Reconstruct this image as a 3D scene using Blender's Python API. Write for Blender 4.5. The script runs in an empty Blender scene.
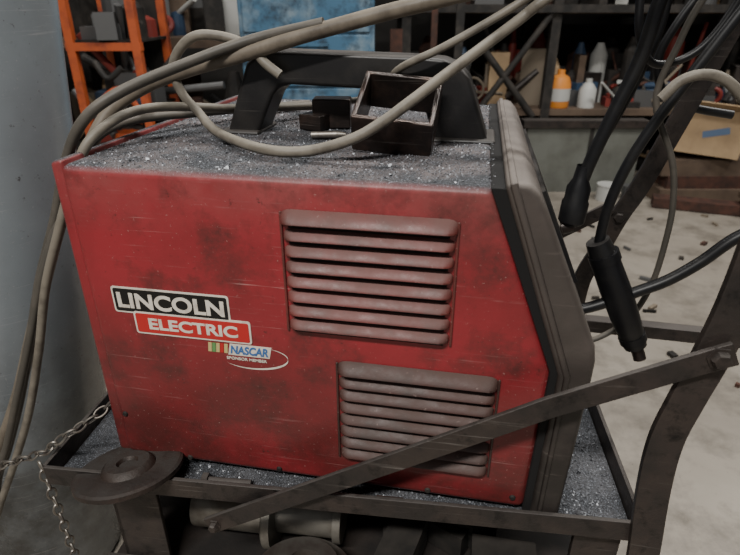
import bpy, math, random
from mathutils import Vector, Matrix, Euler
V=Vector
random.seed(7)
SC=bpy.context.scene
# ---------------------------------------------------------------- materials
def M(name,col,rough=.6,metal=0.,col2=None,scale=12.,lo=.4,hi=.65,bump=0.,bscale=150.,dust=None,dth=(.35,.8),spec=.4,col3=None,s3=60.,lo3=.6,hi3=.7,dlo=.25,dhi=.6,dscale=25.,speck=False,scr=None,ztone=None,rvar=0,fleck=None):
    m=bpy.data.materials.new(name); m.use_nodes=True
    nt=m.node_tree; N=nt.nodes; K=nt.links
    b=N['Principled BSDF']
    b.inputs['Roughness'].default_value=rough; b.inputs['Metallic'].default_value=metal
    b.inputs['Specular IOR Level'].default_value=spec
    tc=N.new('ShaderNodeTexCoord')
    def noise(s,d=6,ro=.6,vec=None):
        n=N.new('ShaderNodeTexNoise'); n.inputs['Scale'].default_value=s; n.inputs['Detail'].default_value=d; n.inputs['Roughness'].default_value=ro
        K.new(vec or tc.outputs['Object'],n.inputs['Vector']); return n
    def mr(sock,a,c,o0=0.,o1=1.):
        r=N.new('ShaderNodeMapRange'); r.inputs[1].default_value=a; r.inputs[2].default_value=c; r.inputs[3].default_value=o0; r.inputs[4].default_value=o1; K.new(sock,r.inputs[0]); return r.outputs[0]
    def mul(a,c):
        x=N.new('ShaderNodeMath'); x.operation='MULTIPLY'; K.new(a,x.inputs[0]); K.new(c,x.inputs[1]); return x.outputs[0]
    def mix(f,a,c):
        x=N.new('ShaderNodeMix'); x.data_type='RGBA'; K.new(f,x.inputs[0])
        for s,i in ((a,6),(c,7)):
            if isinstance(s,tuple): x.inputs[i].default_value=(*s,1)
            else: K.new(s,x.inputs[i])
        return x.outputs[2]
    cur=col
    if col2: cur=mix(mr(noise(scale).outputs[0],lo,hi),cur,col2)
    if ztone:  # dust / tone bands by height on the object, painted shade on the cylinder: (z0,z1,colour,strength)
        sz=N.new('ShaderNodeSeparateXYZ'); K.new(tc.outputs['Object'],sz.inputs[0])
        for z0,z1,gc,k in ztone:
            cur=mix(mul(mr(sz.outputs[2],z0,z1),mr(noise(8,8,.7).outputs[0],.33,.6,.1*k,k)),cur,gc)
    if col3: cur=mix(mr(noise(s3,8,.7).outputs[0],lo3,hi3),cur,col3)
    if fleck:
        cur=mix(mr(noise(260,4,.7).outputs[0],.64,.70,0,.7),cur,fleck)
        cur=mix(mr(noise(90,5,.75).outputs[0],.63,.71,0,.75),cur,(.03,.018,.015))
    if scr:
        for rot,sc_,th in ((.15,(4,4,160),.69),(-1.2,(6,6,220),.71),(.8,(7,7,260),.73)):
            mp=N.new('ShaderNodeMapping'); mp.inputs['Rotation'].default_value=(0,rot,0); mp.inputs['Scale'].default_value=sc_; K.new(tc.outputs['Object'],mp.inputs[0])
            cur=mix(mul(mr(noise(1.6,4,.6,mp.outputs[0]).outputs[0],th-.06,th+.02,0,.5),mr(noise(9).outputs[0],.45,.6)),cur,scr)
    if dust:
        g=N.new('ShaderNodeNewGeometry'); sx=N.new('ShaderNodeSeparateXYZ'); K.new(g.outputs['Normal'],sx.inputs[0])
        mu=mul(mr(sx.outputs[2],*dth),mr(noise(dscale,8,.7).outputs[0],dlo,dhi))
        dc=dust
        if speck:
            dc=mix(mr(noise(14,6,.7).outputs[0],.38,.58),dc,(.028,.030,.034))
            dc=mix(mr(noise(600,3,.8).outputs[0],.56,.64,0,.85),dc,(.24,.26,.30))
            dc=mix(mr(noise(400,3,.8).outputs[0],.54,.62,0,.85),dc,(.010,.010,.012))
        cur=mix(mu,cur,dc); K.new(mr(mu,0,1,rough,.85),b.inputs['Roughness'])
    elif rvar: K.new(mr(noise(8,8,.7).outputs[0],.3,.7,rough-rvar,rough+rvar),b.inputs['Roughness'])
    if isinstance(cur,tuple): b.inputs['Base Color'].default_value=(*cur,1)
    else: K.new(cur,b.inputs['Base Color'])
    if bump:
        bp=N.new('ShaderNodeBump'); bp.inputs['Strength'].default_value=bump; bp.inputs['Distance'].default_value=.002
        K.new(noise(bscale).outputs[0],bp.inputs['Height']); K.new(bp.outputs[0],b.inputs['Normal'])
    return m
redz=[(.70,.50,(.045,.017,.014),.95),(.80,.87,(.25,.10,.09),.5)]  # case tone by height: darker towards the bottom, paler towards the top
red=M('red_paint',(.25,.022,.028),.34,0,(.13,.018,.019),6,.36,.66,.08,260,dust=(.11,.09,.088),dth=(.35,.95),col3=(.045,.020,.017),s3=15,lo3=.50,hi3=.74,dlo=.1,dhi=.36,speck=True,dscale=10,scr=(.46,.27,.25),ztone=redz,fleck=(.40,.25,.22))
louv=M('greasy_red_paint',(.135,.030,.026),.34,0,(.065,.028,.024),30,.4,.65,.1,300,dust=(.13,.068,.06),dth=(.2,.9),fleck=(.3,.2,.18))
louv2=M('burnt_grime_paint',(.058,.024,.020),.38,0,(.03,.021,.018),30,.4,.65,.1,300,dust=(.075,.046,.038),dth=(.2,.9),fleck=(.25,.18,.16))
dark=M('dark_gap',(.004,.0035,.0035),.9)
bezel=M('bezel_plastic',(.050,.041,.036),.42,0,(.085,.070,.061),12,.4,.75,.15,250,dust=(.15,.13,.115),dth=(.2,.9),ztone=[(.82,.64,(.018,.015,.0135),.95)],scr=(.2,.17,.15))  # height band turns the bezel darker towards the bottom
black=M('black_plastic',(.005,.005,.006),.40,0,(.015,.014,.013),25,.45,.7,.08,300,dust=(.045,.04,.036),dth=(.4,1.),dlo=.3,dhi=.8)
rubber=M('black_rubber',(.005,.005,.006),.42,0,(.015,.014,.013),30,.5,.75)
hplast=M('handle_plastic',(.012,.011,.011),.36,0,(.026,.023,.021),25,.45,.75,.08,300,dust=(.058,.051,.046),dth=(.3,1.),scr=(.10,.09,.08))
steel=M('dirty_steel',(.030,.0255,.0235),.40,.35,(.055,.042,.036),18,.4,.7,.35,220,col3=(.010,.009,.0085),s3=50,lo3=.52,hi3=.70,dust=(.08,.071,.065),dth=(.3,.9),scr=(.20,.18,.165))
discm=M('disc_iron',(.026,.020,.017),.5,.3,(.05,.032,.025),24,.4,.7,.4,240,col3=(.010,.009,.008),s3=50,lo3=.5,hi3=.7,dust=(.05,.044,.04),dth=(.6,1.))
steel2=M('tube_steel',(.026,.020,.018),.34,.5,(.065,.042,.033),40,.45,.7,.2,300,scr=(.25,.22,.2))
zinc=M('zinc_steel',(.26,.24,.21),.45,.8,(.11,.09,.08),60,.4,.7)
greyc=M('grey_cable_jacket',(.17,.15,.12),.5,0,(.08,.068,.054),35,.45,.7,.08,200,dust=(.21,.19,.155),dth=(.3,1.))
brnc=M('brown_hose_jacket',(.15,.125,.095),.5,0,(.075,.06,.045),30,.45,.7,.08,200,dust=(.20,.17,.13),dth=(.3,1.))
drkc=M('dark_cable_jacket',(.062,.056,.047),.5,0,(.09,.078,.064),30,.45,.7,.08,200,dust=(.13,.115,.095),dth=(.3,1.))
cyl_m=M('cylinder_paint',(.235,.265,.285),.26,0,(.185,.205,.22),5,.4,.7,.03,60,spec=.6,col3=(.09,.095,.09),s3=14,lo3=.60,hi3=.78,scr=(.42,.42,.42),fleck=(.36,.36,.36),ztone=[(.62,.30,(.05,.05,.048),.9)])  # height band paints the shade of the lower cylinder into its colour
traym=M('tray_plate',(.035,.032,.032),.7,.1,(.07,.05,.04),20,.4,.7,.3,200,dust=(.07,.07,.075),dth=(.5,.9),speck=True,dlo=.1,dhi=.35)
shelfm=M('shelf_plate',(.014,.012,.011),.7,.2,(.03,.022,.018),20,.4,.7,.2,200)
white=M('label_white',(.62,.57,.49),.45,0,(.38,.32,.26),60,.5,.75)
lblack=M('label_black',(.006,.006,.006),.4)
lred=M('label_red',(.40,.020,.018),.4)
lgreen=M('label_green',(.10,.24,.08),.45); lyel=M('label_yellow',(.46,.37,.16),.45); lblue=M('label_blue',(.04,.12,.30),.45); pblue=M('faded_print_blue',(.10,.15,.24),.8)
chip=M('metal_chips',(.24,.25,.27),.45,.4,(.05,.05,.055),400,.45,.6)
concrete=M('concrete_floor',(.28,.25,.21),.6,0,(.18,.158,.13),1.7,.35,.7,.2,90,col3=(.075,.065,.053),s3=5,lo3=.47,hi3=.74,rvar=.15,fleck=(.30,.27,.22))
wallm=M('wall_paint',(.04,.037,.034),.85,0,(.022,.02,.019),1.5,.4,.7)
ceilm=M('ceiling_paint',(.30,.29,.28),.9,0,(.22,.21,.2),2)
bluep=M('blue_cabinet_paint',(.05,.13,.215),.5,0,(.17,.235,.285),5,.52,.66,.05,50,col3=(.022,.042,.065),s3=14,lo3=.48,hi3=.66)
orange=M('orange_paint',(.46,.095,.03),.5,0,(.18,.04,.024),12,.45,.7)
greyp=M('grey_green_paint',(.13,.135,.118),.7,0,(.08,.08,.068),6,.4,.7)
wood=M('shelf_wood',(.11,.076,.052),.8,0,(.06,.04,.028),8,.4,.7)
card=M('cardboard',(.37,.26,.15),.85,0,(.28,.195,.115),10,.4,.7)
rust=M('rusty_iron',(.08,.035,.024),.8,.2,(.033,.02,.016),20,.4,.65)
plw=M('white_plastic',(.40,.40,.38),.5); plo=M('orange_plastic',(.6,.22,.04),.45)
dk1=M('dark_junk',(.014,.013,.012),.7,.2,(.04,.034,.029),15); tan=M('tan_junk',(.16,.13,.095),.8); redj=M('red_junk',(.17,.026,.02),.5); bluj=M('blue_junk',(.03,.055,.10),.5); grj=M('grey_junk',(.11,.11,.11),.5,.5)
# ---------------------------------------------------------------- geometry helpers
def box(c,s,R=None):
    R=R or Matrix.Identity(3); c=V(c)
    vs=[c+R@V((x*s[0]/2,y*s[1]/2,z*s[2]/2)) for x in(-1,1) for y in(-1,1) for z in(-1,1)]
    return vs,[(0,1,3,2),(4,6,7,5),(0,4,5,1),(2,3,7,6),(0,2,6,4),(1,5,7,3)]
def bx(x0,x1,y0,y1,z0,z1): return box(((x0+x1)/2,(y0+y1)/2,(z0+z1)/2),(x1-x0,y1-y0,z1-z0))
def prism(pts,y0,y1):   # pts in XZ
    n=len(pts)
    vs=[V((x,y0,z)) for x,z in pts]+[V((x,y1,z)) for x,z in pts]
    return vs,[tuple(range(n)),tuple(range(2*n-1,n-1,-1))]+[(i,i+n,(i+1)%n+n,(i+1)%n) for i in range(n)]
def frame(T):
    T=T.normalized(); a=V((0,0,1)) if abs(T.z)<.9 else V((0,1,0)); u=T.cross(a).normalized(); return u,T.cross(u).normalized()
def cyl(p0,p1,r0,r1=None,n=20):
    r1=r0 if r1 is None else r1; p0=V(p0);p1=V(p1); u,w=frame(p1-p0)
    vs=[p+ (u*math.cos(2*math.pi*i/n)+w*math.sin(2*math.pi*i/n))*r for p,r in((p0,r0),(p1,r1)) for i in range(n)]
    return vs,[tuple(range(n)),tuple(range(2*n-1,n-1,-1))]+[(i,i+n,(i+1)%n+n,(i+1)%n) for i in range(n)]
def lathe(prof,base,axis,n=40):  # prof list (r,h)
    base=V(base);axis=V(axis).normalized();u,w=frame(axis); vs=[];fs=[]
    for r,h in prof:
        for i in range(n):
            a=2*math.pi*i/n; vs.append(base+axis*h+(u*math.cos(a)+w*math.sin(a))*r)
    for k in range(len(prof)-1):
        for i in range(n): fs.append((k*n+i,k*n+(i+1)%n,(k+1)*n+(i+1)%n,(k+1)*n+i))
    return vs,fs
def cat(pts,k=10):
    P=[V(p) for p in pts]; P=[2*P[0]-P[1]]+P+[2*P[-1]-P[-2]]; o=[]
    for i in range(1,len(P)-2):
        a,b,c,d=P[i-1:i+3]
        for j in range(k):
            t=j/k; o.append(.5*((2*b)+(c-a)*t+(2*a-5*b+4*c-d)*t*t+(3*b-a-3*c+d)*t**3))
    o.append(P[-2]); return o
def sweep(path,r,n=12):
    vs=[];fs=[]; T=(path[1]-path[0]).normalized(); u,w=frame(T)
    for i,p in enumerate(path):
        t=(path[min(i+1,len(path)-1)]-path[max(i-1,0)]).normalized()
        u=(u-t*u.dot(t)).normalized(); w=t.cross(u)
        rr=r(i/(len(path)-1)) if callable(r) else r
        for k in range(n):
            a=2*math.pi*k/n; vs.append(p+(u*math.cos(a)+w*math.sin(a))*rr)
    L=len(path)
    for i in range(L-1):
        for k in range(n): fs.append((i*n+k,i*n+(k+1)%n,(i+1)*n+(k+1)%n,(i+1)*n+k))
    fs.append(tuple(range(n-1,-1,-1))); fs.append(tuple(range((L-1)*n,L*n)))
    return vs,fs
def tube(pts,r,n=12,k=10): return sweep(cat(pts,k),r,n)
def flatbar(pts,w,t,smoothk=0):
    P=cat(pts,smoothk) if smoothk else [V(p) for p in pts]; vs=[];fs=[]; Y=V((0,1,0))
    for i,p in enumerate(P):
        T=(P[min(i+1,len(P)-1)]-P[max(i-1,0)]).normalized(); W=T.cross(Y).normalized()*w/2
        for a,b in((-1,-1),(1,-1),(1,1),(-1,1)): vs.append(p+W*a+Y*(b*t/2))
    for i in range(len(P)-1):
        for k in range(4): fs.append((4*i+k,4*i+(k+1)%4,4*i+4+(k+1)%4,4*i+4+k))
    n=len(P)*4; fs+=[(3,2,1,0),(n-4,n-3,n-2,n-1)]
    return vs,fs
def join(*gs):
    vs=[];fs=[]
    for v,f in gs:
        o=len(vs); vs+=list(v); fs+=[tuple(i+o for i in q) for q in f]
    return vs,fs
import bmesh
def mk(name,g,mat,parent=None,smooth=False,bevel=0,seg=2,ang=.6):
    me=bpy.data.meshes.new(name)
    if isinstance(g,list):   # [(geom,mat),...]
        vs=[];fs=[];mi=[];mats=[]
        for gg,m in g:
            if m not in mats: mats.append(m)
            o=len(vs); vs+=list(gg[0])
            for q in gg[1]: fs.append(tuple(i+o for i in q)); mi.append(mats.index(m))
        me.from_pydata([tuple(v) for v in vs],[],fs)
        for m in mats: me.materials.append(m)
        for p,i in zip(me.polygons,mi): p.material_index=i
    else:
        me.from_pydata([tuple(v) for v in g[0]],[],g[1]); me.materials.append(mat)
    b=bmesh.new(); b.from_mesh(me); bmesh.ops.recalc_face_normals(b,faces=b.faces); b.to_mesh(me); b.free()
    if smooth:
        for p in me.polygons: p.use_smooth=True
        try: me.set_sharp_from_angle(angle=ang)
        except Exception: pass
    o=bpy.data.objects.new(name,me); SC.collection.objects.link(o)
    if parent: o.parent=parent
    if bevel:
        md=o.modifiers.new('bevel','BEVEL'); md.width=bevel; md.segments=seg; md.limit_method='ANGLE'; md.angle_limit=.5; md.harden_normals=False
        for p in me.polygons: p.use_smooth=True
        md2=o.modifiers.new('wn','WEIGHTED_NORMAL'); md2.keep_sharp=True
    return o
def root(name):
    e=bpy.data.objects.new(name,None); SC.collection.objects.link(e); e.empty_display_size=.1; return e
def rrect(x0,x1,z0,z1,r,n=5):
    o=[]
    for cx,cz,a0 in((x1-r,z1-r,0),(x0+r,z1-r,90),(x0+r,z0+r,180),(x1-r,z0+r,270)):
        for i in range(n+1):
            a=math.radians(a0+90*i/n); o.append((cx+r*math.cos(a),cz+r*math.sin(a)))
    return o
def text(body,x0,x1,z0,z1,y,mat,parent,name,off=.02,shear=0):
    c=bpy.data.curves.new('t','FONT'); c.body=body; c.size=1; c.offset=off; c.shear=shear; c.extrude=.01
    o=bpy.data.objects.new('t',c); SC.collection.objects.link(o); bpy.context.view_layer.update()
    me=bpy.data.meshes.new_from_object(o.evaluated_get(bpy.context.evaluated_depsgraph_get()))
    bpy.data.objects.remove(o)
    xs=[v.co.x for v in me.vertices]; ys=[v.co.y for v in me.vertices]
    ax,bx_,ay,by=min(xs),max(xs),min(ys),max(ys)
    for v in me.vertices:
        v.co=V((x0+(v.co.x-ax)/(bx_-ax)*(x1-x0), y-v.co.z*.02, z0+(v.co.y-ay)/(by-ay)*(z1-z0)))
    me.materials.clear(); me.materials.append(mat); me.name=name
    n=bpy.data.objects.new(name,me); SC.collection.objects.link(n); n.parent=parent; return n
# ---------------------------------------------------------------- WELDER
W=root('welding_machine')
YF=.45; YB=.89
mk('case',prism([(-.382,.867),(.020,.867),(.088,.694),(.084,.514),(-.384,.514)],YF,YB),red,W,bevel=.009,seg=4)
mk('bezel_gasket',prism([(.016,.8675),(.030,.8675),(.097,.694),(.093,.513),(.082,.513),(.086,.694)],YF-.002,YB+.002),dark,W,bevel=.001)
mk('front_bezel',prism([(.026,.872),(.038,.875),(.048,.872),(.056,.864),(.063,.850),(.120,.728),(.123,.712),(.123,.690),(.118,.511),(.089,.511),(.0925,.694)],YF-.007,YB+.007),bezel,W,bevel=.006,seg=3)
mk('bezel_rib',prism([(.030,.874),(.036,.876),(.103,.697),(.100,.511),(.095,.511),(.0975,.695)],YF-.010,YB+.01),bezel,W,bevel=.002)
mk('front_louvre_plate',box((.088,.67,.80),(.004,.30,.10),Matrix.Rotation(-.44,3,'Y')),black,W)
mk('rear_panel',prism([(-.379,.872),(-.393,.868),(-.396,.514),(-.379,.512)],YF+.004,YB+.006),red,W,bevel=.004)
mk('feet',join(*[bx(x-.02,x+.02,y-.02,y+.02,.5032,.515) for x in(-.34,.05) for y in(.50,.84)]),rubber,W)
def louvre(x0,x1,z,h,d,n=26,r=.010):
    prof=[(0,.46),(.30,.37),(.66,.17),(.93,-.02),(1,-.12),(.9,-.17),(0,-.17)]
    vs=[];fs=[];m=len(prof)
    for i in range(n+1):
        x=x0+(x1-x0)*(.5-.5*math.cos(math.pi*i/n)); e=min(x-x0,x1-x)/r; s=math.sqrt(max(0,1-(1-min(1,e))**2)); 
        for a,b in prof: vs.append(V((x,YF-.0005-d*a*s,z+h*(b if b<0 else b*(.35+.65*s)))))
    for i in range(n):
        for k in range(m-1): fs.append((i*m+k,i*m+m+k,i*m+m+k+1,i*m+k+1))
    return vs,fs
def vent(nm,x0,x1,z0,z1,n,mat,wide=0):
    st=(z1-z0)/n; ls=[];gs=[]
    for i in range(n):
        z=z1-st*(i+.5); w_=wide if i==0 else 0
        ls.append(louvre(x0-w_,x1+w_,z+(.001 if i==0 else 0),st*(1.25 if i==0 else 1.0),.0085 if i else .011))
        gs.append(bx(x0+.005,x1-.005,YF-.0016,YF-.0004,z-st*.50,z-st*.12))
    mk(nm+'_louvres',join(*ls),mat,W,smooth=True,ang=.9)
    mk(nm+'_slots',join(*gs),dark,W)
    mk(nm+'_pressed_rim',join(bx(x1+.0005,x1+.003,YF-.0025,YF,z0,z1),bx(x0-.003,x0-.0005,YF-.0025,YF,z0,z1)),mat,W,bevel=.001)
vent('upper_vent',-.164,-.009,.712,.836,8,louv,.002)
vent('lower_vent',-.116,.040,.556,.680,8,louv2,.001)
# labels
y=YF-.0006
mk('label_plate_top_border',prism(rrect(-.3545,-.2265,.7135,.7435,.003),y,YF),white,W)
mk('label_plate_top',prism(rrect(-.3525,-.2285,.7155,.7415,.002),y-.0004,YF),lblack,W)
text('LINCOLN',-.349,-.232,.7195,.7375,y-.0006,white,W,'label_text_top',off=.03)
mk('label_plate_low_border',prism(rrect(-.334,-.206,.690,.7165,.003),y-.0006,YF),white,W)
mk('label_plate_low',prism(rrect(-.332,-.208,.692,.7145,.002),y-.001,YF),lred,W)
text('ELECTRIC',-.318,-.220,.6965,.7100,y-.0012,white,W,'label_text_low',off=.03)
for i,m in enumerate([lyel,lgreen,lyel,lred,lyel]):
    mk('sticker_bar_%d'%i,prism([(-.256+i*.0044,.676),(-.2522+i*.0044,.676),(-.2510+i*.0044,.687),(-.2548+i*.0044,.687)],y,YF),m,W)
mk('sticker_backing',prism([(-.234,.6745),(-.189,.6745),(-.186,.6880),(-.231,.6880)],y,YF),white,W)
text('NASCAR',-.231,-.190,.6765,.6865,y-.0004,lblue,W,'sticker_text',off=.03,shear=.2)
text('SPONSOR MEMBER',-.236,-.192,.669,.6725,y-.0002,white,W,'sticker_subtext')
sw=[]
for i in range(25):
    a=math.radians(-150+215*i/24); sw.append((-.205+.036*math.cos(a),.6735+.0135*math.sin(a)+.06*.036*math.cos(a), .0012*math.sin(math.pi*i/24)))
vs=[];fs=[]
for x,z,h in sw: vs+=[V((x,y,z-h)),V((x,y,z+h))]
for i in range(24): fs.append((2*i,2*i+2,2*i+3,2*i+1))
mk('sticker_swoosh',(vs,fs),white,W)
mk('case_screws',join(*[lathe([(0,-.002),(.0025,-.002),(.0035,0),(.0035,.002)],(x,YF,z),(0,1,0),14) for x,z in[(-.373,.575),(-.19,.523),(-.02,.523),(.07,.53),(-.30,.521)]]),dk1,W,smooth=True)
# handle
ho=[(-.288,.862),(-.266,.918),(-.255,.944),(-.244,.953),(-.225,.957),(-.060,.953),(-.038,.951),(-.022,.945),(-.010,.932),(.016,.862),(-.042,.862),(-.058,.905),(-.065,.914),(-.078,.918),(-.205,.922),(-.218,.919),(-.227,.910),(-.250,.862)]
n=len(ho); hy0,hy1=.618,.668
vs=[V((x,hy0,z)) for x,z in ho]+[V((x,hy1,z)) for x,z in ho]
pair=[(0,17),(1,16),(2,16),(3,15),(4,14),(5,13),(6,12),(7,12),(8,11),(9,10)]
def strip(o,flip):
    q=[]
    for (a,b),(c,d) in zip(pair[:-1],pair[1:]):
        f=[a+o,c+o]+([d+o] if d!=b else [])+[b+o]; q.append(tuple(f[::-1] if flip else f))
    return q
fs=strip(0,False)+strip(n,True)+[(i,i+n,(i+1)%n+n,(i+1)%n) for i in range(n)]
mk('carry_handle',(vs,fs),hplast,W,bevel=.005,seg=3)
mk('handle_base',join(bx(-.292,-.245,.612,.678,.864,.871),bx(-.046,.022,.612,.678,.864,.871)),hplast,W,bevel=.003)
# spatter
def chips(area,n,z,s0=.0004,s1=.0010):
    gs=[]
    for _ in range(n):
        x,y_=area(); s=random.uniform(s0,s1)*(2.2 if random.random()<.03 else 1)
        R=Euler([random.uniform(0,6) for _ in range(3)]).to_matrix()
        vs=[V((x,y_,z+s*.4))+R@(V(p)*s) for p in((1,1,1),(1,-1,-1),(-1,1,-1),(-1,-1,1))]
        gs.append((vs,[(0,1,2),(0,2,3),(0,3,1),(1,3,2)]))
    return join(*gs)
mk('spatter_on_case',chips(lambda:(random.uniform(-.375,.02),YF+.008+.42*random.random()**1.0),6500,.867,.0003,.0009),chip,W)
# ---------------------------------------------------------------- things on top
D=V((-.1186,.53,.906)); u=V((.0746,0,-.006)).normalized(); w=V((.02,.07,.034)); w=(w-u*w.dot(u)).normalized(); nn=u.cross(w)
if nn.z<0: nn=-nn
def ring(L):
    q=[]
    for dep in(0,-L):
        for a,b in((0,0),(1,0),(1,1),(0,1)):
            q.append(D+u*(.080*a)+w*(.078*b)+nn*dep)
        t=.0055
        for a,b in((0,0),(1,0),(1,1),(0,1)):
            q.append(D+u*(t if a==0 else .080-t)+w*(t if b==0 else .078-t)+nn*dep)
    f=[]
    for k in range(4):
        k2=(k+1)%4
        f+=[(k,k2,4+k2,4+k),(8+k,12+k,12+k2,8+k2),(k,8+k,8+k2,k2),(4+k,4+k2,12+k2,12+k)]
    return q,f
mk('square_tube_offcut',ring(.041),steel2,bevel=.0018,seg=3)
mk('steel_block',join(box((-.172,.672,.885),(.045,.03,.034),Matrix.Rotation(.15,3,'Z')),box((-.185,.665,.877),(.03,.05,.018),Matrix.Rotation(-.3,3,'Z'))),steel2,bevel=.002)
mk('contact_tip',join(cyl((-.178,.60,.872),(-.150,.603,.873),.004,.004,14),cyl((-.150,.603,.873),(-.140,.604,.873),.004,.0025,14)),zinc,smooth=True)
# ---------------------------------------------------------------- cables
def cable(name,pts,r,m,k=10): return mk(name,tube(pts,r,12,k),m,smooth=True,ang=1.4)
cable('welding_hose',[(.45,.9,1.12),(.25,.72,1.09),(.08,.62,1.035),(-.044,.6,1.006),(-.102,.6,.993),(-.186,.6,.972),(-.253,.6,.953),(-.313,.6,.938),(-.364,.595,.921),(-.402,.58,.897),(-.425,.56,.86),(-.462,.54,.79),(-.505,.53,.70),(-.545,.52,.61),(-.585,.51,.52),(-.64,.50,.42),(-.70,.5,.33),(-.78,.5,.2)],.0078,brnc)
cable('power_cable',[(-.16,.60,.985),(-.24,.60,.968),(-.300,.57,.947),(-.346,.52,.925),(-.380,.50,.900),(-.412,.50,.857),(-.444,.5,.790),(-.485,.5,.713),(-.524,.5,.626),(-.570,.5,.526),(-.620,.5,.430),(-.66,.5,.36),(-.72,.5,.2)],.0055,drkc)
cable('power_cable.001',[(-.20,.75,.88),(-.28,.66,.888),(-.346,.56,.902),(-.372,.50,.885),(-.395,.485,.845),(-.428,.48,.780),(-.462,.48,.713),(-.496,.48,.626),(-.540,.48,.526),(-.592,.48,.430),(-.65,.48,.33),(-.72,.48,.2)],.005,greyc)
cable('power_cable.002',[(-.24,.80,.874),(-.33,.66,.882),(-.378,.56,.886),(-.402,.515,.862),(-.430,.505,.81),(-.468,.49,.73),(-.508,.485,.64),(-.552,.48,.545),(-.60,.48,.45),(-.655,.48,.36),(-.75,.48,.2)],.005,drkc)
cable('ground_cable',[(.40,.8,1.2),(.20,.66,1.10),(.11,.62,1.045),(.054,.6,1.006),(.033,.6,.989),(-.002,.57,.964),(-.036,.54,.940),(-.0607,.52,.922),(-.087,.512,.903),(-.1133,.505,.889),(-.154,.505,.877),(-.192,.505,.876),(-.242,.540,.876),(-.285,.58,.879),(-.310,.60,.893),(-.326,.60,.912),(-.333,.60,.936),(-.323,.60,.957),(-.300,.60,.972),(-.268,.605,.970),(-.243,.605,.960),(-.225,.60,.945),(-.21,.60,.934)],.0052,greyc)
cable('control_cable',[(.40,.85,1.18),(.16,.66,1.08),(.085,.61,1.038),(.036,.6,1.006),(-.004,.6,.982),(-.041,.6,.962),(-.085,.61,.940),(-.115,.68,.905),(-.17,.72,.890),(-.22,.74,.880),(-.27,.78,.872)],.004,greyc)
R75=.75
cable('torch_cable',[(.22,.75,1.10),(.205,R75,1.05),(.193,R75,1.006),(.184,R75,.942),(.167,R75,.885),(.150,R75,.825),(.142,R75,.79)],.0085,rubber)
cable('torch_cable.001',[(.36,.75,1.13),(.32,.75,1.065),(.280,R75,.995),(.250,R75,.938),(.220,R75,.88),(.195,R75,.82),(.181,R75,.76),(.178,R75,.70)],.007,rubber)
cable('ground_lead',[(.40,.75,.755),(.349,R75,.732),(.311,R75,.691),(.278,R75,.662),(.245,R75,.642),(.185,R75,.610),(.15,R75,.60),(.125,R75,.60)],.008,rubber)
cable('sensor_wire',[(.27,.77,1.06),(.239,.77,.996),(.229,.775,.955),(.220,.78,.915),(.224,.78,.88),(.255,.78,.82),(.268,.78,.77),(.272,.78,.72),(.268,.78,.64),(.248,.78,.58),(.210,.775,.545),(.17,.77,.532)],.0042,drkc)
cable('gas_hose',[(.205,.71,.905),(.222,.71,.925),(.245,.71,.932),(.27,.71,.925),(.298,.71,.900),(.33,.71,.86),(.37,.71,.80)],.006,greyc)
cable('gas_hose.001',[(.36,.9,1.16),(.30,.9,1.05),(.26,.9,.98),(.245,.9,.93),(.262,.9,.89),(.30,.9,.87),(.36,.9,.86)],.006,rubber)
cable('gas_hose.002',[(.16,.82,1.11),(.21,.82,1.05),(.22,.82,.99),(.205,.82,.92),(.185,.82,.86),(.165,.82,.81)],.005,rubber)
cable('gas_hose.003',[(.12,.78,1.12),(.17,.78,1.04),(.185,.78,.97),(.215,.80,.935),(.26,.80,.95),(.29,.80,1.0),(.31,.80,1.08)],.005,rubber)
G=root('mig_torch')
mk('torch_grip',sweep([V(p) for p in((.176,.75,.712),(.19,.75,.685),(.215,.75,.635),(.236,.75,.592),(.256,.75,.552))],lambda t:.016+.005*math.sin(math.pi*t),16),black,G,smooth=True)
mk('torch_neck',tube([(.255,.75,.554),(.262,.75,.541),(.266,.748,.531)],.009),steel2,G,smooth=True)
mk('torch_trigger',box((.200,.75,.64),(.008,.012,.05),Matrix.Rotation(-.4,3,'Y')),black,G,bevel=.002)
mk('torch_collar',join(cyl((.186,.75,.695),(.192,.75,.683),.021,.021),cyl((.247,.75,.570),(.252,.75,.560),.019,.019)),rubber,G,smooth=True)
P=root('cable_plug')
mk('plug_body',lathe([(0,0),(.014,0),(.0175,.004),(.0175,.03),(.0155,.034),(.0155,.05),(.010,.062),(.0085,.08)],(.137,.75,.735),(.06,0,1),24),black,P,smooth=True,ang=.7)
mk('plug_pin',cyl((.126,.75,.728),(.14,.75,.733),.010),steel2,P,smooth=True)
# ---------------------------------------------------------------- CART
CT=root('welding_cart')
A=V((-.455,.402,0)); ex=V((.649,.0435,0)).normalized(); ey=V((-ex.y,ex.x,0)); TW=.656; TD=.53
def T(a,b,z): return A+ex*a+ey*b+V((0,0,z))
RZ=Matrix.Rotation(math.atan2(ex.y,ex.x),3,'Z')
def tb(a0,a1,b0,b1,z0,z1): return box(T((a0+a1)/2,(b0+b1)/2,(z0+z1)/2),(a1-a0,b1-b0,z1-z0),RZ)
mk('tray_plate',tb(.003,TW-.003,.003,TD,.499,.503),traym,CT)
mk('tray_lip',join(tb(0,TW,-.004,.001,.501,.527),tb(0,TW,TD-.001,TD+.004,.498,.527),tb(-.003,.002,0,TD,.498,.527),tb(TW-.002,TW+.003,0,TD,.498,.527),tb(0,TW,.004,.03,.494,.499),tb(0,TW,TD-.03,TD,.494,.499)),steel,CT,bevel=.001)
mk('front_post',flatbar([(.210,.438,.44),(.205,.438,.50),(.197,.438,.58),(.195,.438,.64),(.202,.438,.69),(.211,.438,.74),(.218,.438,.80),(.222,.438,.90),(.228,.438,1.10)],.030,.008,5),steel,CT,bevel=.001)
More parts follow.
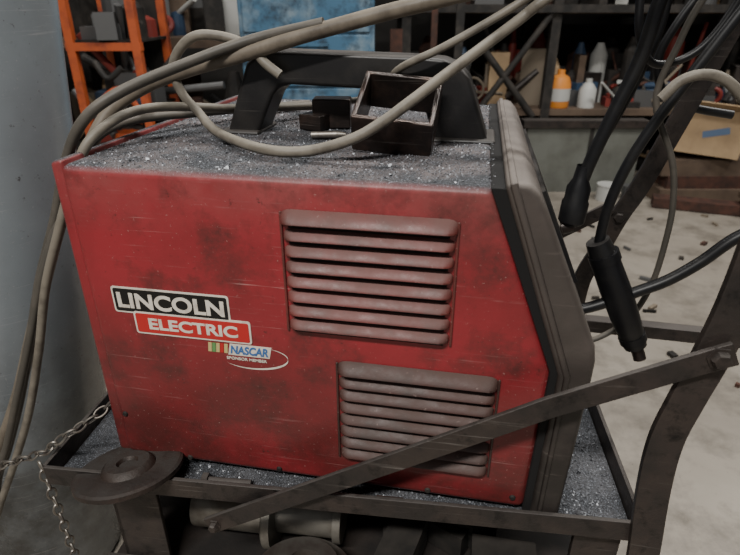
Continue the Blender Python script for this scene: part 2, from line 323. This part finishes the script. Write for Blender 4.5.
mk('rear_post',flatbar([(.185,.85,.45),(.184,.85,.548),(.188,.85,.61),(.206,.85,.662),(.224,.85,.717),(.252,.85,.787),(.313,.85,.984),(.35,.85,1.10)],.027,.008,5),steel,CT,bevel=.001)
mk('push_handle',cyl((.228,.42,1.10),(.35,.87,1.10),.013),steel,CT,smooth=True)
mk('diagonal_brace',flatbar([(-.262,.405,.468),(-.254,.405,.473),(-.05,.414,.595),(.085,.420,.677),(.150,.425,.709),(.212,.427,.742),(.222,.427,.747)],.022,.005),steel,CT,bevel=.001)
mk('cross_bracket',join(flatbar([(.130,.845,.678),(.208,.845,.730)],.020,.006),flatbar([(.10,.86,.523),(.46,.86,.517)],.022,.022)),steel,CT,bevel=.001)
def bolt(x,y_,z,r=.008): return lathe([(0,-.006),(r*.8,-.006),(r,-.004),(r,0),(r*1.35,0),(r*1.35,.002)],(x,y_,z),(0,1,0),6)
mk('bolts',join(bolt(-.254,.401,.473,.0055),bolt(.211,.423,.742,.008),bolt(.222,.845,.715,.008)),steel,CT)
mk('legs',join(tb(.055,.115,.02,.026,.05,.496),tb(.055,.061,.02,.06,.05,.496),tb(TW-.055,TW-.005,.02,.028,.05,.496),tb(.06,.11,TD-.03,TD-.02,.05,.496),tb(TW-.055,TW-.005,TD-.03,TD-.02,.05,.496)),steel,CT,bevel=.001)
mk('lower_shelf',tb(.03,TW-.01,.02,TD-.02,.335,.341),shelfm,CT)
mk('shelf_rails',join(tb(.03,TW-.01,.012,.02,.325,.36),tb(.03,TW-.01,TD-.02,TD-.012,.325,.36)),steel,CT)
wl=[]
for a in(.10,TW-.06):
    for b in(.06,TD-.06):
        c=T(a,b,.055); wl.append(lathe([(.0,-.02),(.03,-.02),(.05,-.018),(.055,-.01),(.055,.01),(.05,.018),(.03,.02),(0,.02)],c,ey,24))
mk('wheels',join(*wl),rubber,CT,smooth=True)
mk('wheel_forks',join(*[join(box(T(a,b-.026,.085),(.03,.004,.09),RZ),box(T(a,b+.026,.085),(.03,.004,.09),RZ),box(T(a,b,.128),(.04,.056,.005),RZ)) for a in(.10,TW-.06) for b in(.06,TD-.06)]),steel,CT)
mk('spatter_on_tray',join(chips(lambda:tuple(T(random.uniform(.06,TW-.02),random.uniform(.003,.05),0))[:2],1500,.503,.0004,.0011),chips(lambda:tuple(T(random.uniform(.57,TW-.005),random.uniform(.0,.5),0))[:2],2200,.503,.0004,.0012)),chip,CT)
# pulley
dx=V((-.358,.416,.5175)); da=V((-.15,.20,1)).normalized()
mk('pulley_disc',lathe([(.0,0),(.056,0),(.060,.003),(.060,.008),(.057,.010),(.046,.0105),(.030,.009),(.027,.014),(.024,.016),(.012,.016),(.010,.012),(0,.012)],dx,da,48),discm,smooth=True,ang=.5)
mk('hex_bolt',join(cyl((-.27,.432,.509),(-.22,.436,.509),.004),cyl((-.277,.4315,.509),(-.27,.432,.509),.008,.008,6)),steel,smooth=True,ang=.5)
mk('scrap_flat_bar',join(box((-.14,.432,.508),(.12,.012,.008),RZ),box((-.06,.436,.510),(.03,.01,.012),RZ)),rust,bevel=.001)
# chain
def link(c,t,roll,L=.0085,Wd=.0050,r=.0014):
    t=t.normalized(); uu,ww=frame(t); s=uu*math.cos(roll)+ww*math.sin(roll); P=[]
    for i in range(14):
        a=2*math.pi*i/14; P.append(c+t*(L*math.cos(a))+s*(Wd*math.sin(a)))
    vs=[];fs=[]; nrm=t.cross(s); m=6
    for i,p in enumerate(P):
        o=(p-c).normalized()
        for k in range(m):
            b=2*math.pi*k/m; vs.append(p+(o*math.cos(b)+nrm*math.sin(b))*r)
    for i in range(14):
        for k in range(m): fs.append((i*m+k,i*m+(k+1)%m,((i+1)%14)*m+(k+1)%m,((i+1)%14)*m+k))
    return vs,fs
def chain(pts):
    pth=cat(pts,20); gs=[];acc=0;i=0
    for a,b in zip(pth[:-1],pth[1:]):
        acc+=(b-a).length
        if acc>=.0125: gs.append(link(b,b-a,(i%2)*math.pi/2+.5)); acc=0;i+=1
    return join(*gs)
mk('safety_chain',join(chain([(-.60,.42,.475),(-.541,.42,.493),(-.507,.42,.509),(-.465,.42,.530),(-.446,.42,.548),(-.41,.44,.57),(-.395,.47,.58)]),chain([(-.476,.415,.522),(-.473,.415,.465),(-.471,.415,.395),(-.47,.415,.33)])),zinc,smooth=True)
# stuff on lower shelf
cast=M('grey_cast',(.19,.175,.15),.5,.4,(.08,.065,.05),20); cast2=M('cast_disc',(.10,.09,.08),.5,.5,(.05,.035,.03),20)
mk('pipe_flange',join(lathe([(.0,0),(.034,0),(.034,.10),(.05,.10),(.052,.102),(.052,.112),(.03,.114),(.03,.19),(.036,.19),(.036,.2),(0,.2)],(-.33,.50,.393),(1,.05,0),36)),cast,smooth=True,ang=.5)
mk('brake_disc',lathe([(.02,0),(.06,0),(.062,.003),(.062,.010),(.06,.013),(.045,.013),(.04,.03),(.02,.03),(.02,0)],(-.16,.42,.375),(.05,.15,.9),40),cast2,smooth=True,ang=.5)
mk('scrap_pile',join(*[box((random.uniform(-.07,.12),random.uniform(.47,.8),.345+random.uniform(.01,.05)),(random.uniform(.03,.12),random.uniform(.02,.06),random.uniform(.012,.05)),Matrix.Rotation(random.uniform(0,3),3,'Z')) for _ in range(26)]),dk1)
# ---------------------------------------------------------------- gas cylinder (leaning)
c0=V((-.775,.66,.0)); c1=V((-.655,.66,1.0)); ax=(c1-c0).normalized()
GC=root('gas_cylinder')
mk('cylinder_shell',lathe([(0,.0),(.115,.0),(.122,.01),(.122,1.15),(.118,1.2),(.095,1.26),(.05,1.30),(.035,1.31)],c0+V((0,0,.018)),ax,64),cyl_m,GC,smooth=True,ang=.7)
mk('cylinder_cap',lathe([(.035,1.305),(.042,1.31),(.042,1.37),(.03,1.41),(0,1.415)],c0+V((0,0,.018)),ax,32),steel,GC,smooth=True,ang=.7)
# ---------------------------------------------------------------- ROOM (room axes turned ~10.6 deg)
ps=math.radians(10.6); RX=V((math.cos(ps),math.sin(ps),0)); RY=V((-math.sin(ps),math.cos(ps),0)); RR=Matrix.Rotation(ps,3,'Z')
def rm(a,b,z): return RX*a+RY*b+V((0,0,z))
def rb(a0,a1,b0,b1,z0,z1): return box(rm((a0+a1)/2,(b0+b1)/2,(z0+z1)/2),(abs(a1-a0),abs(b1-b0),abs(z1-z0)),RR)
mk('floor',rb(-3.6,4.6,-3,4.3,-.1,0),concrete)
mk('wall_back',rb(-3.6,4.6,4.3,4.4,0,3.2),wallm)
mk('wall_left',rb(-3.7,-3.6,-3,4.4,0,3.2),wallm)
mk('wall_right',rb(4.6,4.7,-3,4.4,0,3.2),wallm)
mk('ceiling',rb(-3.7,4.7,-3,4.4,3.2,3.3),ceilm)
def rr(a,b): return random.uniform(a,b)
JM=[dk1,dk1,dk1,dk1,rust,rust,tan,grj,grj,redj,bluj,steel,wood,card,plw]
def junk(a0,a1,b0,b1,z,h,n,mats=JM):
    out=[]
    for _ in range(n):
        a=rr(a0,a1);b=rr(b0,b1);m=random.choice(mats);k=random.random();hh=h*rr(.2,1)
        if k<.30:
            s=(rr(.04,.18),rr(.05,.2),hh*.75); g=box(rm(a,b,z+hh*.375),s,Matrix.Rotation(ps+rr(-.4,.4),3,'Z'))
        elif k<.55: g=lathe([(0,0),(1,0),(1,.8),(.6,.92),(.4,1),(0,1)],(0,0,0),(0,0,1),14); rad=rr(.02,.07); g=([rm(a,b,z)+V((v.x*rad,v.y*rad,v.z*hh)) for v in g[0]],g[1])
        elif k<.65:
            R_=rr(.04,.09); c=rm(a,b,z+R_+.01); tt=V((rr(-.5,.5),-1,rr(-.3,.6))).normalized(); uu,ww=frame(tt)
            g=tube([c+(uu*math.cos(i*.9)+ww*math.sin(i*.9))*R_*.85 for i in range(7)],rr(.008,.016),8,4)
        else:
            L=rr(.1,.4); p=rm(a,b,z+.02+hh*.2); d=V((rr(-1,1),rr(-.5,.5),rr(0,.7))).normalized()*L; g=cyl(p,p+d,rr(.006,.02),n=10)
        out.append((g,m))
    return out
# shelving unit (right/back)
S=root('storage_shelf')
sp=[]
for z in(.46,1.0,1.5,2.0): sp.append((rb(.15,3.2,3.34,4.0,z-.035,z),wood))
mk('shelf_boards',sp,None,S)
mk('shelf_uprights',join(*[rb(a-.025,a+.025,b-.025,b+.025,0,2.1) for a in(.2,1.02,1.95,3.1) for b in(3.36,3.95)],cyl(rm(.62,3.34,.80),rm(.95,3.34,.42),.02),cyl(rm(.62,3.34,.44),rm(1.0,3.34,.98),.018),rb(.15,3.2,3.31,3.34,.97,1.01)),dk1,S)
mk('shelf_contents',junk(.25,3.0,3.52,3.9,.46,.44,190)+junk(.25,3.0,3.4,3.9,1.0,.38,50)+junk(1.75,3.0,3.6,3.95,.0,.36,30)+junk(1.42,3.0,3.38,3.5,.46,.14,40,[plw,grj,redj,tan,rust,dk1,dk1]),None,S)
B=root('oil_bottle')
g=lathe([(0,0),(.06,0),(.065,.01),(.065,.13),(.05,.17),(.022,.185),(.022,.21),(0,.21)],rm(1.11,3.42,.461),(0,0,1),24)
mk('bottle_body',g,plo,B,smooth=True); mk('bottle_label',lathe([(.0665,.04),(.0665,.11)],rm(1.11,3.42,.461),(0,0,1),24),plw,B,smooth=True)
mk('white_jug',lathe([(0,0),(.05,0),(.05,.10),(.03,.13),(.018,.14),(.018,.16),(0,.16)],rm(1.28,3.42,.461),(0,0,1),24),plw,smooth=True)
mk('low_cabinet',[(rb(.90,1.56,3.22,3.29,.0,.40),greyp),(rb(.87,1.58,3.20,3.29,.38,.42),steel),(rb(1.26,1.28,3.212,3.22,.02,.38),dk1)],None)
mk('paint_can',lathe([(0,0),(.06,0),(.06,.08),(.063,.085),(.063,.09),(0,.088)],rm(1.36,3.08,0),(0,0,1),24),plw,smooth=True,ang=.5)
mk('paint_can.001',lathe([(0,0),(.045,0),(.045,.07),(.048,.075),(0,.075)],rm(1.50,3.10,0),(0,0,1),24),grj,smooth=True,ang=.5)
mk('timber_stack',[(rb(1.62,2.6,3.0,3.28,.0,.08),wood),(rb(1.66,2.5,3.02,3.26,.08,.15),rust),(rb(1.62,2.4,3.03,3.25,.15,.24),wood),(box(rm(1.9,2.85,.03),(.7,.10,.05),Matrix.Rotation(ps-.35,3,'Z')),rust),(box(rm(2.2,2.75,.10),(.5,.14,.03),Matrix.Rotation(ps-.2,3,'Z')),wood)],None)
mk('floor_debris',[(box(rm(rr(.5,2.2),rr(1.3,2.9),.006),(rr(.01,.05),rr(.005,.02),.012),Matrix.Rotation(rr(0,3),3,'Z')),random.choice([dk1,rust,tan,grj])) for _ in range(45)],None)
C=root('cardboard_box')
Rb=Matrix.Rotation(ps-.25,3,'Z')@Matrix.Rotation(.10,3,'Y')
mk('box_body',box(rm(1.86,3.13,.395),(.34,.24,.25),Rb),card,C); mk('box_label',box(rm(1.86,3.13,.395)+Rb@V((.02,-.121,.0)),(.13,.002,.035),Rb@Matrix.Rotation(-.3,3,'Y')),pblue,C)
mk('box_flap',box(rm(1.86,3.13,.395)+Rb@V((0,-.15,.135)),(.33,.10,.004),Rb@Matrix.Rotation(-.4,3,'X')),card,C)
# blue cabinet
K=root('tool_cabinet')
mk('cabinet_body',rb(-.56,.02,2.6,3.1,.06,1.25),bluep,K,bevel=.008)
dr=[];hd=[]
z=.10
for h in(.30,.28,.22,.22,.12):
    dr.append(rb(-.54,.0,2.59,2.605,z,z+h-.010)); hd.append(rb(-.36,-.18,2.578,2.59,z+h*.75,z+h*.75+.012)); z+=h
mk('cabinet_drawers',join(*dr),bluep,K,bevel=.004); mk('cabinet_handles',join(*hd),bluep,K)
mk('cabinet_feet',join(*[rb(a,a+.05,b,b+.05,0,.06) for a in(-.54,-.05) for b in(2.62,3.0)]),dk1,K)
# orange rack
O=root('steel_rack')
mk('rack_frame',join(*[rb(a-.016,a+.016,b-.016,b+.016,0,1.25) for a in(-1.19,-.93) for b in(2.4,2.75)],rb(-1.21,-.91,2.385,2.415,.84,.87),rb(-1.21,-.91,2.385,2.415,.40,.43),rb(-1.21,-.91,2.385,2.415,1.2,1.23)),orange,O)
mk('rack_shelves',join(rb(-1.2,-.92,2.4,2.75,.43,.44),rb(-1.2,-.92,2.4,2.75,.60,.61),rb(-1.2,-.92,2.4,2.75,.87,.88),rb(-1.19,-.93,2.74,2.75,.1,1.2)),dk1,O)
mk('rack_tools',junk(-1.16,-.96,2.45,2.7,.61,.2,14,[redj,dk1,dk1,bluj,grj])+junk(-1.16,-.96,2.45,2.7,.88,.2,10,[dk1,dk1,redj,grj])+junk(-1.16,-.96,2.45,2.7,.45,.12,10,[orange,dk1,grj])+[(tube([rm(-1.12,2.36,.58),rm(-1.08,2.34,.66),rm(-1.0,2.34,.70),rm(-.95,2.36,.62)],.012),orange),(tube([rm(-1.10,2.37,.80),rm(-1.05,2.35,.74),rm(-.99,2.36,.78)],.012),dk1)],None,O)
# left background bench
Q=root('workbench')
mk('bench_top',rb(-3.0,-.6,3.2,3.9,.80,.85),wood,Q); mk('bench_legs',join(*[rb(a,a+.07,b,b+.07,0,.8) for a in(-2.95,-1.8,-.72) for b in(3.22,3.8)],rb(-3,-.6,3.25,3.9,.25,.28)),dk1,Q)
mk('bench_contents',junk(-2.9,-.7,3.3,3.8,.85,.45,70)+junk(-2.9,-.7,3.3,3.8,.28,.42,60),None,Q)
mk('floor_clutter',junk(-.88,-.66,2.5,3.0,0,.75,24,[dk1,dk1,grj,rust,steel])+junk(.60,.84,3.1,3.24,0,.5,10,[dk1,rust,grj]),None)
mk('machine_crate',[(rb(.08,.50,3.0,3.28,.0,.62),dk1),(rb(.10,.16,2.98,3.0,.1,.9),rust),(rb(.3,.33,2.98,3.0,.1,1.1),rust),(rb(.42,.46,2.98,3.0,.1,1.1),dk1),(rb(.08,.5,2.97,3.0,.70,.74),dk1)],None)
# ---------------------------------------------------------------- LIGHTS
def lamp(a,b,e,col=(1,.975,.93),L=1.3):
    r=root('ceiling_lamp')
    c=rm(a,b,2.95)
    mk('lamp_housing',box(c+V((0,0,.04)),(L+.06,.22,.05),RR),plw,r)
    mk('lamp_stems',join(cyl(c+RX*.5+V((0,0,.06)),c+RX*.5+V((0,0,.25)),.008),cyl(c-RX*.5+V((0,0,.06)),c-RX*.5+V((0,0,.25)),.008)),dk1,r)
    l=bpy.data.lights.new('lamp_tube','AREA'); l.shape='RECTANGLE'; l.size=L; l.size_y=.18; l.energy=e; l.color=col
    o=bpy.data.objects.new('lamp_tube',l); SC.collection.objects.link(o); o.location=c; o.rotation_euler=(0,0,ps); o.parent=r
lamp(-.7,-1.2,150); lamp(.6,1.3,62); lamp(2.3,1.9,64); lamp(-1.6,2.4,34)
w_=bpy.data.worlds.new('world'); SC.world=w_; w_.use_nodes=True
bg=w_.node_tree.nodes['Background']; bg.inputs[0].default_value=(.92,.96,1,1); bg.inputs[1].default_value=.27
# ---------------------------------------------------------------- CAMERA
th=math.radians(26)
F=V((-math.sin(ps)*math.cos(th),math.cos(ps)*math.cos(th),-math.sin(th))); Rr=RX; U=Rr.cross(F)
cd=bpy.data.cameras.new('camera'); cd.sensor_width=36; cd.lens=556/740*36; cd.clip_start=.02
cd.dof.use_dof=True; cd.dof.focus_distance=.62; cd.dof.aperture_fstop=9
cam=bpy.data.objects.new('camera',cd); SC.collection.objects.link(cam)
m=Matrix.Identity(4)
for i,c in enumerate((Rr,U,-F)):
    for j in range(3): m[j][i]=c[j]
m[0][3],m[1][3],m[2][3]=0,0,1.0
cam.matrix_world=m
SC.camera=cam
